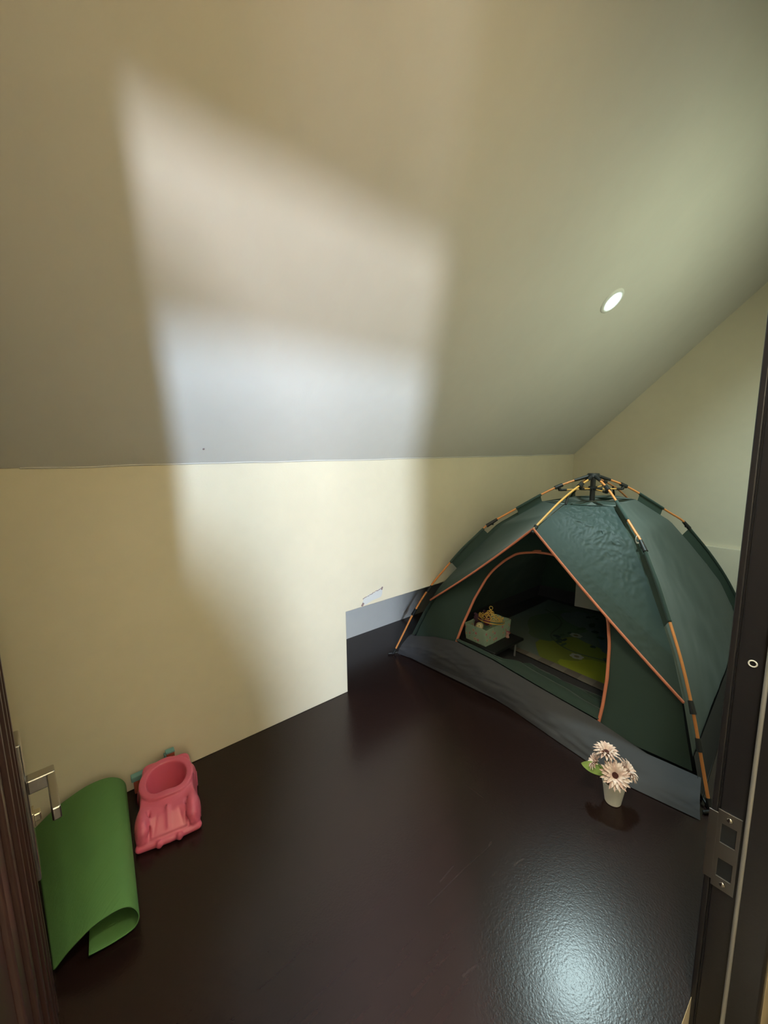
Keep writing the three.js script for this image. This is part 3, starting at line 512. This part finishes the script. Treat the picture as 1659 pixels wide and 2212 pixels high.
{
  const t = thing('toy_figure', 'tiny pink toy figure on the end of the low black table', 'toy', [1.812, 0.1085, 0.290]);
  mesh('body', new THREE.LatheGeometry([[0, 0], [0.009, 0], [0.010, 0.004], [0.007, 0.012], [0.004, 0.017], [0, 0.019]].map(a => new THREE.Vector2(...a)), 20), M.skin, t);
  const h = new THREE.SphereGeometry(0.0105, 18, 14); h.translate(0, 0.026, 0); mesh('head', h, M.skin, t);
  const hair = new THREE.SphereGeometry(0.0112, 18, 10, 0, Math.PI * 2, 0, 1.25); hair.rotateZ(-0.5); hair.translate(0.001, 0.0268, 0); mesh('hair', hair, M.rosePlush, t);
  for (const s of [-1, 1]) mesh('arm', rod(V(0, 0.015, s * 0.005), V(-0.003, 0.007, s * 0.012), 0.0024, 0.002), M.skin, t);
  const bow = new THREE.SphereGeometry(0.005, 10, 8); bow.scale(0.6, 1, 1.2); bow.translate(0.011, 0.026, 0.006); mesh('bow', bow, M.redWood, t);
}
{
  // white sheet hanging inside from the right of the doorway
  const g = slab(14, 14, (u, v) => V(2.395 + 0.03 * u + 0.006 * Math.sin(u * 6 + v * 3), 0.165 + 0.31 * v + 0.012 * u, 0.375 + 0.42 * u), 0.002);
  single('white_sheet', g, M.white, 'plain white sheet hanging inside the tent behind the crinkled flap', 'sheet');
}

// ------------------------------------------------------------------ potted flowers
{
  const t = thing('flower_pot', 'small ribbed cream pot of pale pink daisies beside the tent', 'potted flowers', [1.268, 0, 1.056]);
  const prof = [[0, 0], [0.0215, 0], [0.023, 0.003]]; for (let i = 0; i <= 24; i++) { const y = 0.004 + 0.064 * i / 24; prof.push([0.023 + 0.0095 * i / 24 + 0.0006 * Math.cos(i * Math.PI), y]); } prof.push([0.034, 0.069], [0.034, 0.073], [0.0315, 0.074], [0.0305, 0.066], [0.029, 0.058]);
  mesh('pot', new THREE.LatheGeometry(prof.map(a => new THREE.Vector2(...a)), 48), M.potCream, t);
  const so = new THREE.SphereGeometry(0.030, 20, 8, 0, Math.PI * 2, 0, Math.PI / 2); so.scale(1, 0.3, 1); so.translate(0, 0.060, 0); mesh('soil', so, M.soil, t);
  // one petal, along +x, pointed, gently cupped and creased
  const petalGeo = (len, wid, lift) => grid(4, 7, (u, v) => { const w = wid * Math.pow(Math.sin(Math.PI * Math.min(1, 0.10 + 0.90 * v)), 0.7) * (1 - 0.15 * v), s = (u - 0.5) * 2; return V(0.006 + len * v, lift * Math.sin(v * 1.9) * len - 0.10 * len * v * v + 0.0012 * s * s - 0.0006 * (1 - Math.abs(s)), s * w); });
  const base = petalGeo(0.008, 0.0028, 0.5);
  const pal = [M.petal, std({ color: lin(0.88, 0.72, 0.65), roughness: 0.75 }), std({ color: lin(0.80, 0.58, 0.51), roughness: 0.75 })];
  const Y = V(0, 1, 0);
  const flower = (p, dir, R, nP) => {
    const f = new THREE.Group(); f.name = 'flower'; f.position.copy(p); f.quaternion.setFromUnitVectors(Y, dir.normalize()); t.add(f);
    const geos = [petalGeo(R - 0.006, R * 0.128, 0.30), petalGeo((R - 0.006) * 0.82, R * 0.118, 0.62), petalGeo((R - 0.006) * 0.55, R * 0.11, 0.95)];
    for (let ring = 0; ring < 3; ring++) { const n = ring == 2 ? Math.round(nP * 0.7) : nP; for (let i = 0; i < n; i++) { const m = mesh('petal', geos[ring], pal[(i + ring) % 3], f); m.rotation.set(0.12 * (rnd() - 0.5), (i + 0.5 * ring) / n * 2 * Math.PI + 0.10 * (rnd() - 0.5), 0.14 * (rnd() - 0.5)); m.position.y = 0.0015 * ring; } }
    for (let i = 0; i < 12; i++) { const m = mesh('petal', base, M.petalBase, f); m.rotation.y = i / 12 * 2 * Math.PI; m.position.y = 0.0035; }
    const c = new THREE.SphereGeometry(R * 0.27, 20, 10, 0, Math.PI * 2, 0, Math.PI / 2); const q = c.attributes.position; for (let i = 0; i < q.count; i++) { const k = 1 + 0.14 * noise(q.getX(i) * 700, q.getY(i) * 700, q.getZ(i) * 700); q.setXYZ(i, q.getX(i) * k, q.getY(i) * 0.55 * k + 0.003, q.getZ(i) * k); } c.computeVertexNormals();
    mesh('seed_head', c, M.seedHead, f);
    mesh('stem', tube([V(0, 0.062, 0).lerp(V(p.x * 0.3, 0.062, p.z * 0.3), 1), V(p.x * 0.6, 0.5 * (0.062 + p.y), p.z * 0.6), p.clone().addScaledVector(dir, -0.004)], 0.0022, 12, 6), M.stem, t);
  };
  flower(V(-0.004, 0.158, -0.028), V(-0.12, 1, 0.06), 0.039, 16);
  flower(V(-0.020, 0.110, 0.008), V(-0.85, 0.9, 0.42), 0.046, 16);
  flower(V(-0.030, 0.128, -0.046), V(-0.45, 0.55, -0.75), 0.030, 14);
  flower(V(0.022, 0.112, 0.022), V(0.35, 0.75, 0.65), 0.040, 16);
  const lf = grid(6, 12, (u, v) => { const w = 0.019 * Math.pow(Math.sin(Math.PI * Math.min(1, 0.06 + 0.94 * v)), 0.7), s = (u - 0.5) * 2; return V(-0.018 - 0.044 * v + s * w * 0.55, 0.090 + 0.046 * v - 0.018 * v * v + 0.004 * s * s + s * w * 0.75, -0.020 - 0.058 * v + s * w * 0.15); });
  mesh('leaf', lf, M.leafGreen, t);
}

// ------------------------------------------------------------------ things by the knee wall on the left
{
  // green foam mat, one side curled under; profile from the door side over the top and back along the floor
  const near = [[-0.133, 0.036], [-0.112, 0.055], [-0.094, 0.067], [-0.060, 0.084], [-0.02, 0.088], [0.006, 0.081], [0.022, 0.060], [0.027, 0.036], [0.018, 0.014], [-0.002, 0.008], [-0.036, 0.0085], [-0.074, 0.014]];
  const far = [[-0.185, 0.050], [-0.150, 0.076], [-0.119, 0.094], [-0.055, 0.116], [-0.005, 0.116], [0.026, 0.100], [0.043, 0.075], [0.046, 0.046], [0.037, 0.018], [0.022, 0.008], [-0.01, 0.0085], [-0.045, 0.016]];
  const cn = new THREE.SplineCurve(near.map(a => new THREE.Vector2(...a))), cf = new THREE.SplineCurve(far.map(a => new THREE.Vector2(...a)));
  const g = slab(60, 20, (u, v) => { const a = cn.getPoint(u), b = cf.getPoint(u); return V(a.x + (b.x - a.x) * v, a.y + (b.y - a.y) * v, 0.487 + (0.045 - 0.487) * v); }, 0.004);
  single('foam_mat', g, M.matGreen, 'green foam mat curled over itself between the door and the pink potty', 'mat');
}
{
  const t = thing('pink_potty', 'pink plastic child potty shaped like a little car by the wall', 'potty', [0.146, 0, 0.172]);
  t.rotation.y = -0.17; t.scale.set(1.10, 1.02, 1.03);
  const N = 100, S = 0.15, mc = new MarchingCubes(N, M.pink, false, false, 120000); mc.isolation = 0;
  const len3 = Math.hypot, smin = (a, b, k) => { const h = Math.max(k - Math.abs(a - b), 0) / k; return Math.min(a, b) - h * h * k * 0.25; }, smax = (a, b, k) => -smin(-a, -b, k);
  const ell = (x, y, z, a, b, c) => { const k0 = len3(x / a, y / b, z / c), k1 = len3(x / (a * a), y / (b * b), z / (c * c)); return k1 < 1e-9 ? -Math.min(a, b, c) : k0 * (k0 - 1) / k1; };
  const cap = (x, y, z, a, b, r) => { const px = x - a[0], py = y - a[1], pz = z - a[2], bx = b[0] - a[0], by = b[1] - a[1], bz = b[2] - a[2], h = Math.max(0, Math.min(1, (px * bx + py * by + pz * bz) / (bx * bx + by * by + bz * bz))); return len3(px - bx * h, py - by * h, pz - bz * h) - r; };
  const sdf = (x, y, z) => {
    const ax = Math.abs(x);
    // cabin and bonnet
    let d = smax(smax(ax - (0.074 - 0.13 * Math.max(0, y - 0.02)), z - (0.114 - 1.05 * Math.max(0, y - 0.032)), 0.016), smax(-z - (0.118 - 0.20 * y), y - 0.13, 0.012), 0.02);
    d = smax(d, -y, 0.004);
    // upper tub around the opening, cut off aslant (lower towards the front)
    const lid = 0.095 - 0.27 * (z + 0.022);
    d = smax(d, (y - lid) * 0.97, 0.006);
    d = smin(d, smax(ell(x, (y - 0.06), z + 0.022, 0.068, 0.10, 0.070), smax((y - lid) * 0.97, 0.02 - y, 0.01), 0.012), 0.012);
    // wings and lamps
    d = smin(d, ell(ax - 0.060, y - 0.038, z - 0.070, 0.021, 0.042, 0.047), 0.012);
    d = smin(d, ell(ax - 0.059, y - 0.050, z - 0.100, 0.0135, 0.015, 0.013), 0.006);
    d = smin(d, ell(ax - 0.062, y - 0.034, z + 0.070, 0.017, 0.032, 0.048), 0.010);
    d = smin(d, cap(x, y, z, [-0.062, 0.020, 0.04], [-0.062, 0.020, -0.06], 0.012), 0.008);
    d = smin(d, cap(x, y, z, [0.062, 0.020, 0.04], [0.062, 0.020, -0.06], 0.012), 0.008);
    // bumper and its two buffers
    d = smin(d, cap(ax, y, z, [0, 0.013, 0.115], [0.068, 0.013, 0.110], 0.0115), 0.004);
    d = smin(d, ell(ax - 0.024, y - 0.014, z - 0.124, 0.008, 0.012, 0.007), 0.004);
    // bonnet ridge and seams
    d = smin(d, cap(x, y, z, [0, 0.040, 0.103], [0, 0.076, 0.064], 0.0025), 0.010);
    d = smax(d, -cap(ax, y, z, [0.036, 0.036, 0.112], [0.024, 0.076, 0.069], 0.0018), 0.003);
    d = smax(d, -cap(ax, y, z, [0.046, 0.032, 0.116], [0.046, 0.074, 0.062], 0.0035), 0.006);
    // rolled rim, dipping at the sides, rising as a guard at the front
    const cz = z + 0.022, an = Math.atan2(x, cz), cf = Math.pow(Math.max(0, Math.cos(an)), 6), hr = lid + 0.003 + 0.007 * cf, rr = 0.0605 - 0.007 * cf;
    const q = len3(x, cz) - rr; d = smin(d, (len3(Math.max(0, Math.abs(q) - 0.0055), y - hr) - 0.0045) * 0.95, 0.005);
    // bowl
    d = smax(d, -ell(x, y - 0.108, cz, 0.051 - 0.008 * cf, 0.095, 0.051 - 0.008 * cf), 0.005);
    return d;
  };
  const h = N / 2; for (let k = 0; k < N; k++) for (let j = 0; j < N; j++) for (let i = 0; i < N; i++) { const x = (i - h) / h * S, y = (j - h) / h * S + 0.06, z = (k - h) / h * S; mc.field[i + j * N + k * N * N] = -sdf(x, y, z); }
  mc.update();
  let g = new THREE.BufferGeometry(); g.setAttribute('position', new THREE.BufferAttribute(mc.positionArray.slice(0, mc.count * 3), 3)); g.scale(S, S, S); g.translate(0, 0.06, 0); g = mergeVertices(g, 1e-5); g.computeVertexNormals();
  { const p = g.attributes.position, i0 = 0; // outward normals
    const a = V().fromBufferAttribute(p, 0), n = V().fromBufferAttribute(g.attributes.normal, 0), e = 1e-3; if (sdf(a.x + n.x * e, a.y + n.y * e, a.z + n.z * e) < sdf(a.x, a.y, a.z)) { const ix = g.index.array; for (let q = 0; q < ix.length; q += 3) { const s = ix[q]; ix[q] = ix[q + 1]; ix[q + 1] = s; } g.computeVertexNormals(); } }
  mesh('body', g, M.pink, t);
  for (const s of [-1, 1]) for (const z of [0.066, -0.066]) { const w = new THREE.TorusGeometry(0.018, 0.006, 10, 24); w.rotateY(Math.PI / 2); w.translate(s * 0.074, 0.025, z); mesh('wheel', w, M.pink, t); }
}
{
  const t = thing('wooden_toy', 'small red and turquoise toy against the wall behind the pink potty', 'toy', [0.13, 0, 0.018]);
  mesh('body', box(-0.062, 0.060, 0, 0.046, -0.010, 0.010, 0.003), M.redWood, t);
  mesh('bar', box(-0.068, 0.040, 0.046, 0.064, -0.011, 0.012, 0.003), M.teal, t);
  const post = box(0.040, 0.066, 0.040, 0.094, -0.008, 0.010, 0.003); mesh('post', post, M.redWood, t);
  mesh('cap', box(0.039, 0.067, 0.094, 0.101, -0.010, 0.012, 0.002), M.teal, t);
  mesh('side_strip', box(0.034, 0.040, 0.046, 0.094, -0.008, 0.010, 0.002), M.teal, t);
}
renderer.render(scene, camera);
